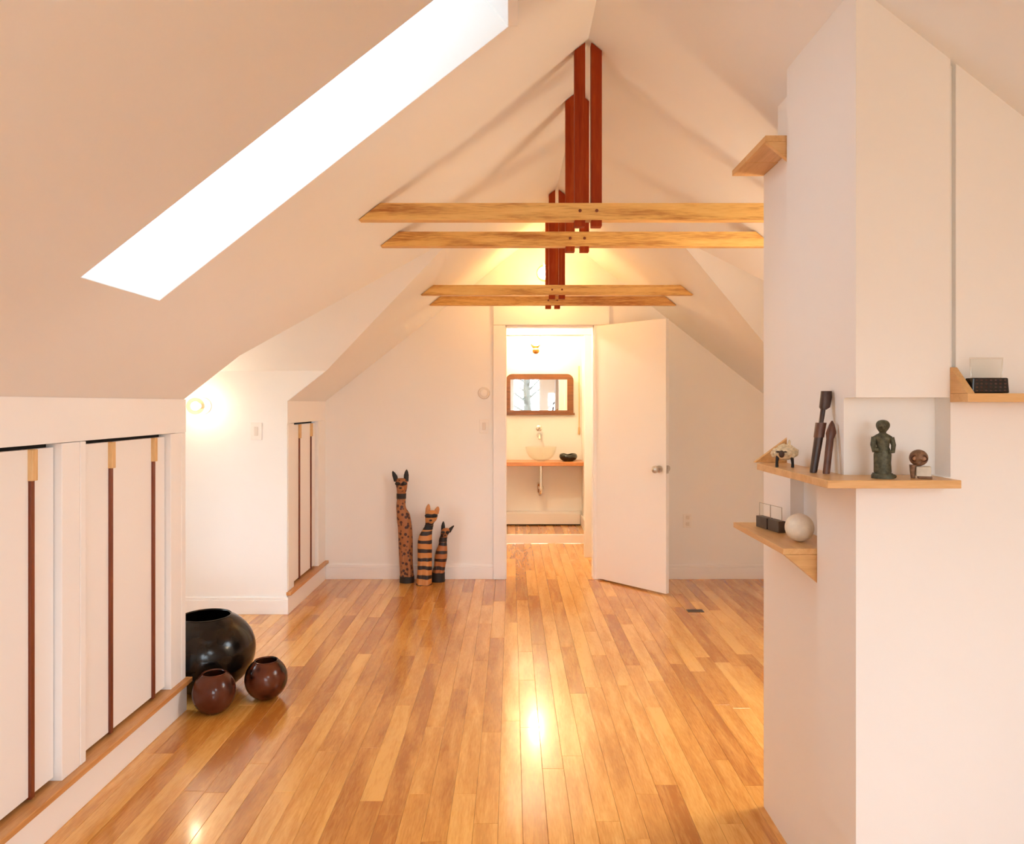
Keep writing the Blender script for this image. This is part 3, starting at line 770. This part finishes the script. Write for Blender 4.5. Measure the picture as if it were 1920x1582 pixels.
# ---- black-based clear holder on the right shelf
ZU = 1.4372
t = thing('glass_holder', 'clear flared glass in a black beaded base on the right shelf', 'photo holder', (1.134, 1.785, ZU))
bm = prism(B(), [(1.091, ZU + 0.0004), (1.180, ZU + 0.0004), (1.177, ZU + 0.037), (1.093, ZU + 0.037)], 'Y', 1.768, 1.800, 0.003)
obj('base', bm, BLACK, t)
for r_ in range(4):
    for c_ in range(7):
        x = 1.102 + c_ * 0.0112; z = ZU + 0.0065 + r_ * 0.0082
        obj('bead', ball(B(), (x, 1.7682, z), 0.0026, 1, (1.3, 0.5, 1)), BEAD, t, smooth=True)
bm = prism(B(), [(1.099, ZU + 0.034), (1.170, ZU + 0.034), (1.173, ZU + 0.083), (1.096, ZU + 0.083)], 'Y', 1.782, 1.786)
obj('glass_sheet', bm, GLASS, t)
bm = B(); tube(bm, [(1.0985, 1.784, ZU + 0.036), (1.0955, 1.784, ZU + 0.084), (1.1735, 1.784, ZU + 0.084), (1.1705, 1.784, ZU + 0.036)], 0.0022, 8)
obj('glass_rim', bm, thin_glass('rim_glass', (0.95, 0.93, 0.9), 1.6, 0.05, 2.5), t, smooth=True)

# ================================================================== POTS
def pot(name, label, x, y, r, h, mouth, mat, foot, grp):
    t = thing(name, label, 'pot', (x, y, 0), grp)
    prof = []
    n = 22
    a0 = math.asin(foot / r) ; a1 = math.pi - math.asin(mouth / r)
    zlo = -math.cos(a0); zhi = -math.cos(a1)
    for i in range(n + 1):
        a = a0 + (a1 - a0) * i / n
        prof.append((r * math.sin(a), 0.002 + (-math.cos(a) - zlo) / (zhi - zlo) * (h - 0.004)))
    inner = [(max(0.002, p[0] - 0.008), p[1]) for p in reversed(prof)]
    top = prof[-1]
    prof = [(foot * 0.9, 0.0004)] + prof + [(top[0] - 0.002, h), (top[0] - 0.006, h)] + [(q[0], max(0.012, q[1] - 0.001)) for q in inner] + [(0.0, 0.012)]
    obj('body', lathe(B(), [(0.0, 0.0004)] + prof, (x, y, 0), 56), mat, t, smooth=True, angle=60)
    rim = B(); seg = 48
    tube(rim, [(x + (mouth - 0.003) * math.cos(2 * math.pi * k / seg), y + (mouth - 0.003) * math.sin(2 * math.pi * k / seg), h - 0.001) for k in range(seg + 1)], 0.0035, 8)
    obj('rim', rim, mat, t, smooth=True)
    return t
G = 'burnished clay pots at the dormer corner'
pot('clay_pot', 'large round black burnished pot at the end of the knee wall', -1.520, 3.715, 0.236, 0.362, 0.122, POT_BLACK, 0.10, G)
pot('clay_pot', 'small brown round pot in front of the large black pot', -1.368, 3.435, 0.0955, 0.176, 0.055, POT_BROWN, 0.048, G)
pot('clay_pot', 'small red-brown pot with black smoke patch standing alone on the floor', -1.182, 3.598, 0.100, 0.178, 0.057, POT_SMOKE, 0.045, G)

# ================================================================== CAT SCULPTURES
K = 0.00075
def cat(label, cx0, y, base_y, secs, mat, base_rng, collar, ears, ear_mat, face, basemat, parts_dark):
    xx = lambda a: cx0 + (a - secs[0][0]) * K
    zz = lambda yy: max(0.0004, (base_y - yy) * K)
    t = thing('wooden_cat', label, 'sculpture', (cx0, y, 0), 'carved wooden cats by the far wall')
    S_ = []
    for a, w, yy, *d in secs:
        dep = d[0] if d else 0.85
        S_.append((xx(a), y, zz(yy), w * K / 2, max(w * K / 2 * dep, 0.006)))
    # refine by linear subdivision with smoothing
    R = []
    for p, q in zip(S_, S_[1:]):
        for k in range(4):
            u = k / 4; R.append(tuple(p[i] + (q[i] - p[i]) * u for i in range(5)))
    R.append(S_[-1])
    Q = [R[0]] + [tuple((R[i - 1][j] + 2 * R[i][j] + R[i + 1][j]) / 4 for j in range(5)) for i in range(1, len(R) - 1)] + [R[-1]]
    obj('body', loft(B(), Q, 24, 2.2), mat, t, smooth=True, angle=70)
    def at(yy):
        z = zz(yy)
        for p, q in zip(Q, Q[1:]):
            if p[2] <= z <= q[2]:
                u = (z - p[2]) / max(1e-9, q[2] - p[2]); return tuple(p[i] + (q[i] - p[i]) * u for i in range(5))
        return Q[-1]
    def band(nm, ya, yb, m, grow=1.05, lab=None):
        rs = [at(ya + (yb - ya) * i / 4) for i in range(5)]
        obj(nm, loft(B(), [(p[0], p[1], p[2], p[3] * grow + 0.0006, p[4] * grow + 0.0006) for p in rs], 24, 2.2), m, t, smooth=True, label=lab, angle=50)
    if base_rng: band('base', base_rng[0], base_rng[1], basemat, 1.04, 'black painted base')
    band('collar', collar[1], collar[0], BLACKM, 1.06, 'black painted collar')
    for (bx, by, bw), (tx, ty) in ears:
        bm = loft(B(), [(xx(bx), y, zz(by + 20), bw * K / 2, bw * K / 3), (xx(bx * .55 + tx * .45), y, zz(by * .55 + ty * .45), bw * K * 0.50, bw * K / 4),
                        (xx(bx * .2 + tx * .8), y, zz(by * .2 + ty * .8), bw * K * 0.32, bw * K / 6), (xx(tx), y, zz(ty), bw * K * 0.08, bw * K / 12)], 12)
        obj('ear', bm, ear_mat, t, smooth=True)
    fx, fy, fw = face
    p = at(fy)
    bm = B(); ball(bm, (xx(fx), y - p[4] * 0.85, zz(fy + 0.42 * fw)), fw * K * 0.27, 2, (1, 0.9, 0.9))
    obj('muzzle', bm, parts_dark[0], t, smooth=True)
    bm = B(); ball(bm, (xx(fx), y - p[4] * 0.85 - fw * K * 0.24, zz(fy + 0.36 * fw)), fw * K * 0.10, 2, (1.3, 0.8, 0.8))
    obj('nose', bm, BLACKM, t, smooth=True)
    for s in (-1, 1):
        bm = B(); ball(bm, (xx(fx) + s * fw * K * 0.25, y - p[4] * 0.84, zz(fy + 0.02 * fw)), fw * K * 0.20, 2, (1.35, 0.7, 0.8))
        obj('eye_patch', bm, BLACKM, t, smooth=True)
    # front legs
    fl = secs[1]
    for s in (-1, 1):
        ya = base_rng[1] if base_rng else secs[0][2]; pa = at(ya - 40); pb = at(ya - 300)
        bm = loft(B(), [(pa[0] + s * pa[3] * 0.42, y - pa[4] * 0.80, zz(ya), pa[3] * 0.36, pa[4] * 0.40), (pa[0] + s * pa[3] * 0.42, y - pa[4] * 0.72, zz(ya - 60), pa[3] * 0.34, pa[4] * 0.32),
                        (pb[0] + s * pb[3] * 0.35, y - pb[4] * 0.72, zz(ya - 300), pb[3] * 0.30, pb[4] * 0.28), (pb[0] + s * pb[3] * 0.2, y - pb[4] * 0.6, zz(ya - 380), pb[3] * 0.1, pb[4] * 0.1)], 12)
        obj('leg', bm, mat, t, smooth=True)
    return t
cat('tallest carved wooden cat, brown with dark spots and upright black ears', -0.829, 5.925, 1415,
    [(472, 150, 1415), (472, 146, 1345), (462, 142, 1200), (458, 152, 1000), (453, 150, 850), (440, 150, 760), (432, 138, 690), (412, 106, 635), (408, 98, 600), (412, 92, 540), (413, 95, 470), (418, 112, 420), (414, 128, 370), (413, 124, 335), (413, 80, 316)],
    SPOTS, (1413, 1345), (475, 530), [((360, 330, 52), (322, 238)), ((462, 330, 52), (468, 222))], BLACKM, (415, 365, 125), BLACKM, (plain('tan_muzzle', (0.40, 0.17, 0.06), 0.5),))
cat('middle carved wooden cat, tan with black stripes and tan ears', -0.688, 5.865, 1430,
    [(630, 165, 1430), (640, 152, 1300), (640, 150, 1150), (640, 152, 1000), (645, 140, 930), (664, 108, 870), (682, 82, 830), (690, 88, 790), (705, 122, 755), (710, 132, 710), (712, 116, 675), (712, 70, 660)],
    STRIPES2, None, (812, 856), [((668, 675, 50), (680, 592)), ((760, 675, 50), (778, 618))], plain('tan_ear', (0.48, 0.20, 0.06), 0.5), (710, 705, 130), BLACKM, (plain('tan_muzzle_pale', (0.48, 0.20, 0.06), 0.5),))
cat('smallest carved wooden cat, dark brown and black striped with splayed ears', -0.585, 5.955, 1410,
    [(770, 140, 1410), (772, 132, 1315), (786, 122, 1250), (800, 136, 1150), (808, 122, 1080), (820, 90, 1020), (822, 76, 960), (834, 76, 920), (848, 96, 885), (850, 88, 860), (850, 50, 845)],
    STRIPES3, (1408, 1310), (940, 985), [((822, 865, 42), (826, 772)), ((882, 870, 42), (936, 815))], BLACKM, (850, 880, 90), BLACKM, (plain('brown_muzzle', (0.30, 0.11, 0.035), 0.5),))

# ================================================================== WALL FITTINGS
def plate_switch(name, label, cat_, x, y, z, w, h, kind):
    t = thing(name, label, cat_, (x, y, z))
    obj('cover_plate', box(B(), x - w / 2, x + w / 2, y - 0.006, y, z - h / 2, z + h / 2, 0.002), PLASTIC, t)
    if kind == 'switch':
        obj('rocker', box(B(), x - 0.013, x + 0.013, y - 0.010, y - 0.006, z - 0.030, z + 0.030, 0.002), PLASTIC2, t)
    else:
        for s in (-1, 1): obj('socket', box(B(), x - 0.014, x + 0.014, y - 0.008, y - 0.006, z + s * 0.026 - 0.016, z + s * 0.026 + 0.016, 0.004), PLASTIC2, t)
plate_switch('light_switch', 'white wall switch on the brightly lit dormer cheek', 'switch', -1.718, D1, 1.230, 0.076, 0.116, 'switch')
plate_switch('light_switch', 'white wall switch below the round thermostat', 'switch', -0.222, YB, 1.234, 0.070, 0.112, 'switch')
plate_switch('wall_outlet', 'white power outlet low on the far wall beyond the open door', 'outlet', 1.422, YB, 0.471, 0.070, 0.112, 'outlet')
t = thing('thermostat', 'round white thermostat on the far wall left of the doorway', 'thermostat', (-0.222, YB, 1.502))
obj('ring', lathe(B(), [(0, 0), (0.048, 0.0), (0.048, -0.012), (0.043, -0.019), (0.032, -0.020), (0.032, -0.016), (0, -0.016)], (-0.222, YB, 1.502), 40, 'Y'), PLASTIC2, t, smooth=True)
obj('dial', lathe(B(), [(0.031, -0.016), (0.030, -0.024), (0.026, -0.027), (0, -0.027)], (-0.222, YB, 1.502), 36, 'Y'), PLASTIC, t, smooth=True)

# ---- globe lamps
def globe_lamp(name, label, c, wall_y, gr, fil, fr, rosette):
    t = thing(name, label, 'lamp', (c[0], wall_y, c[2]))
    q = -1 if c[1] < wall_y else 1
    e = c[1] - q * gr * 0.93 - wall_y
    obj('wall_plate', lathe(B(), [(0, 0), (0.055, 0), (0.055, q * 0.008), (0.03, q * 0.018), (0.018, q * 0.02), (0.018, e), (0, e)], (c[0], wall_y, c[2]), 28, 'Y'), rosette, t, smooth=True)
    obj('globe', ball(B(), c, gr, 4), GLOBE, t, smooth=True, angle=180)
    obj('bulb', ball(B(), c, fr, 3), fil, t, smooth=True, angle=180)
    return t
globe_lamp('globe_lamp', 'clear glass globe lamp lit on the dormer cheek, half behind the knee wall', (-2.075, 4.90, 1.400), D1, 0.055, FILAMENT1, 0.028, PLASTIC)
globe_lamp('globe_lamp', 'added fill globe lamp, unseen on the back of the white pier', (1.50, 2.80, 1.42), YE, 0.10, FILL_BULB, 0.09, PLASTIC)  # invented fill light, out of view, for the far wall and door
t = thing('pendant_lamp', 'lit amber globe hanging from the ridge behind the farthest king posts', 'lamp', (0.262, 5.74, 2.42))
obj('cord', tube(B(), [(0.268, 5.74, 2.50), (0.268, 5.74, zl(0.268) - 0.001)], 0.005, 8), PLASTIC, t, smooth=True)
obj('cap', lathe(B(), [(0.0, 2.478), (0.024, 2.478), (0.024, 2.505), (0.010, 2.515), (0, 2.515)], (0.268, 5.74, 0), 20), PLASTIC, t, smooth=True)
obj('globe', ball(B(), (0.258, 5.74, 2.42), 0.066, 4), GLOBE, t, smooth=True, angle=180)
obj('bulb', ball(B(), (0.250, 5.74, 2.42), 0.048, 3), FILAMENT2, t, smooth=True, angle=180)
t = thing('hall_lamp', 'lit globe lamp on the small hall ceiling behind the doorway', 'lamp', (-0.18, 6.5, 2.36))
obj('cap', lathe(B(), [(0, 2.359), (0.06, 2.359), (0.06, 2.335), (0.03, 2.32), (0, 2.32)], (-0.18, 6.5, 0), 24), PLASTIC, t, smooth=True)
obj('globe', ball(B(), (-0.18, 6.5, 2.25), 0.085, 3), GLOBE, t, smooth=True, angle=180)
obj('bulb', ball(B(), (-0.18, 6.5, 2.25), 0.05, 3), FILAMENT4, t, smooth=True, angle=180)

# ================================================================== BATHROOM
t = thing('bath_sconce', 'lit bathroom wall lamp with a round brass knob above the mirror', 'lamp', (0.265, YQ, 2.0))
obj('bracket', lathe(B(), [(0, 0), (0.05, 0), (0.05, -0.01), (0.014, -0.02), (0.014, -0.13), (0, -0.13)], (0.265, YQ, 2.075), 24, 'Y'), BRASS, t, smooth=True)
obj('knob', ball(B(), (0.265, 8.11, 1.990), 0.040, 3, (1, 1, 0.85)), BRASS, t, smooth=True)
obj('globe', ball(B(), (0.265, 8.11, 2.110), 0.088, 4), GLOBE, t, smooth=True, angle=180)
obj('bulb', ball(B(), (0.265, 8.11, 2.100), 0.055, 3), FILAMENT3, t, smooth=True, angle=180)
# mirror
MX0, MX1, MZ0, MZ1 = -0.062, 0.682, 1.315, 1.745
def rrect(x0, x1, z0, z1, r, n=6):
    p = [(x0, z0), (x1, z0)]
    for i in range(n + 1): a = math.pi / 2 * i / n; p.append((x1 - r + r * math.cos(a), z1 - r + r * math.sin(a)))
    for i in range(n + 1): a = math.pi / 2 + math.pi / 2 * i / n; p.append((x0 + r + r * math.cos(a), z1 - r + r * math.sin(a)))
    return p
t = thing('wall_mirror', 'wide bathroom mirror in a dark wooden frame with rounded upper corners', 'mirror', (0.31, YQ, MZ0))
obj('frame', plate(B(), [rrect(MX0, MX1, MZ0, MZ1, 0.07), [(MX0 + 0.05, MZ0 + 0.03), (MX1 - 0.068, MZ0 + 0.03), (MX1 - 0.068, MZ1 - 0.06), (MX0 + 0.05, MZ1 - 0.06)]], lambda x, z: (x, YQ - 0.028, z), (0, 0.027, 0)), MFRAME, t)
obj('mirror_glass', box(B(), MX0 + 0.045, MX1 - 0.06, YQ - 0.016, YQ - 0.010, MZ0 + 0.025, MZ1 - 0.055), MIRRORM, t)
obj('sill', box(B(), MX0 - 0.012, MX1 + 0.012, YQ - 0.055, YQ - 0.001, MZ0 - 0.022, MZ0, 0.003), MFRAME, t)
# counter
obj_c = obj('vanity_counter', box(B(), -0.619, 0.774, 7.88, YQ - 0.001, 0.760, 0.800, 0.004), wood('cherry_counter', ((0.40, 0.13, 0.03), (0.55, 0.21, 0.06), (0.63, 0.28, 0.09)), 'X', 0.3, 12, 3))
tag(obj_c, 'long orange wooden counter across the bathroom carrying the glass basin', 'counter')
# basin
BX, BY = 0.318, 8.05
t = thing('glass_basin', 'clear glass bowl basin on the wooden bathroom counter', 'basin', (BX, BY, 0.800))
prof = [(0.0, 0.004), (0.04, 0.005)]
for i in range(1, 13):
    a = math.pi / 2 * i / 12; prof.append((0.04 + 0.128 * math.sin(a), 0.152 - 0.147 * math.cos(a)))
inn = [(r - 0.007, z + 0.005) for r, z in reversed(prof[1:])]
obj('bowl', lathe(B(), prof + [(0.1655, 0.1555)] + inn[1:] + [(0, 0.011)], (BX, BY, 0.800), 40), BASIN, t, smooth=True, angle=70)
obj('foot_ring', lathe(B(), [(0, 0.0), (0.042, 0.0), (0.042, 0.005), (0, 0.005)], (BX, BY, 0.800), 24), CHROME, t, smooth=True)
t = thing('drain_pipe', 'chrome drain pipe and trap hanging below the bathroom counter', 'pipe', (BX, BY, 0.44))
bm = B(); tube(bm, [(BX, BY, 0.7595), (BX, BY, 0.50), (BX, BY, 0.46), (BX - 0.01, BY + 0.02, 0.44), (BX - 0.02, BY + 0.05, 0.46), (BX - 0.02, BY + 0.07, 0.52), (BX - 0.02, BY + 0.10, 0.54), (BX - 0.02, YQ - 0.001, 0.54)], 0.019)
obj('drain_pipe', bm, CHROME, t, smooth=True)
obj('trap_nut', lathe(B(), [(0.019, 0.50), (0.029, 0.50), (0.029, 0.53), (0.019, 0.53)], (BX, BY, 0), 16), CHROME, t, smooth=True)
t = thing('wall_faucet', 'small chrome wall faucet above the glass basin', 'faucet', (0.305, YQ, 1.09))
obj('wall_plate', lathe(B(), [(0, 0), (0.034, 0), (0.034, -0.006), (0.03, -0.009), (0, -0.009)], (0.305, YQ, 1.150), 24, 'Y'), CHROME, t, smooth=True)
obj('lever', tube(B(), [(0.305, YQ - 0.008, 1.150), (0.305, YQ - 0.04, 1.152), (0.305, YQ - 0.07, 1.165)], [0.012, 0.010, 0.006]), CHROME, t, smooth=True)
obj('spout', tube(B(), [(0.305, YQ - 0.001, 1.070), (0.305, YQ - 0.09, 1.072), (0.305, YQ - 0.135, 1.065), (0.305, YQ - 0.15, 1.035)], [0.030, 0.017, 0.017, 0.015]), CHROME, t, smooth=True)
# black bowl
t = thing('black_bowl', 'squat black bowl with a dipped rim at the right of the counter', 'bowl', (0.612, 8.05, 0.800))
bm = B(); lathe(bm, [(0, 0.001), (0.05, 0.001), (0.082, 0.018), (0.098, 0.045), (0.094, 0.070), (0.080, 0.082), (0.070, 0.080), (0.076, 0.066), (0.080, 0.045), (0.06, 0.016), (0, 0.012)], (0.612, 8.05, 0.800), 40)
for v in bm.verts:
    if v.co.z > 0.86: v.co.z -= 0.012 * math.exp(-((v.co.x - 0.612) / 0.03) ** 2)
obj('body', bm, BLACK, t, smooth=True, angle=80)
# heater, blind wand
t = thing('baseboard_heater', 'long white baseboard heater under the bathroom counter', 'heater', (0.1, YQ, FB))
obj('casing', prism(B(), [(8.165, 0.101), (YQ - 0.001, 0.101), (YQ - 0.001, 0.235), (8.19, 0.235), (8.165, 0.215)], 'X', -0.60, 0.752), TRIM, t)
obj('heater_gap_shade', box(B(), -0.60, 0.752, 8.185, YQ - 0.001, FB + 0.0005, 0.101), GAP_SHADE, t)  # dark strip painting the shade in the gap under the casing
t = thing('blind_wand', 'thin tan wooden wand hanging beside the bathroom mirror', 'wand', (0.745, 8.225, 1.08))
obj('rod', tube(B(), [(0.745, 8.225, 1.16), (0.745, 8.225, 1.83)], 0.006, 10), TABW, t, smooth=True)
obj('handle', tube(B(), [(0.745, 8.225, 1.075), (0.745, 8.225, 1.09), (0.745, 8.225, 1.15), (0.745, 8.225, 1.165)], [0.006, 0.011, 0.010, 0.006], 10), TABW, t, smooth=True)
obj('hook', tube(B(), [(0.745, 8.225, 1.83), (0.745, 8.2395, 1.835)], 0.004, 8), CHROME, t, smooth=True)
# small dark floor register on the planks by the open door
t = thing('floor_vent', 'small dark metal vent in the floor right of the open door', 'vent', (1.255, 5.10, 0))
for i in range(5):
    obj('slat', box(B(), 1.205, 1.305, 5.078 + i * 0.010, 5.083 + i * 0.010, 0.0005, 0.003), SLATE, t)
obj('rim', plate(B(), [[(1.20, 5.07), (1.31, 5.07), (1.31, 5.13), (1.20, 5.13)], [(1.206, 5.076), (1.304, 5.076), (1.304, 5.124), (1.206, 5.124)]], lambda x, y: (x, y, 0.0004), (0, 0, 0.003)), SLATE, t)

# ================================================================== OUTSIDE THE WINDOWS BEHIND THE CAMERA
BARK = plain('pale_bark', (0.045, 0.042, 0.034), 0.8, 0, 0.3, 12)
t = thing('bare_tree', 'pale bare tree outside the far windows, seen small in the bathroom mirror', 'tree', (0.55, -8.5, -3.0))
rnd = random.Random(11)
obj('trunk', tube(B(), [(0.55, -8.5, -3.0), (0.60, -8.5, 0.0), (0.50, -8.45, 2.0), (0.62, -8.5, 4.0)], [0.22, 0.16, 0.12, 0.05], 10), BARK, t, smooth=True)
for i in range(26):
    z = 0.3 + i * 0.13; a = rnd.uniform(0, 2 * math.pi); L = rnd.uniform(0.7, 1.6)
    p0 = Vector((0.56, -8.48, z)); d = Vector((math.cos(a), 0.5 * math.sin(a), rnd.uniform(0.3, 0.9)))
    p1 = p0 + d * L * 0.5; p2 = p1 + (d + Vector((rnd.uniform(-.5, .5), 0, rnd.uniform(-.2, .5)))) * L * 0.5
    obj('branch', tube(B(), [p0, p1, p2], [0.05, 0.03, 0.008], 6), BARK, t, smooth=True)
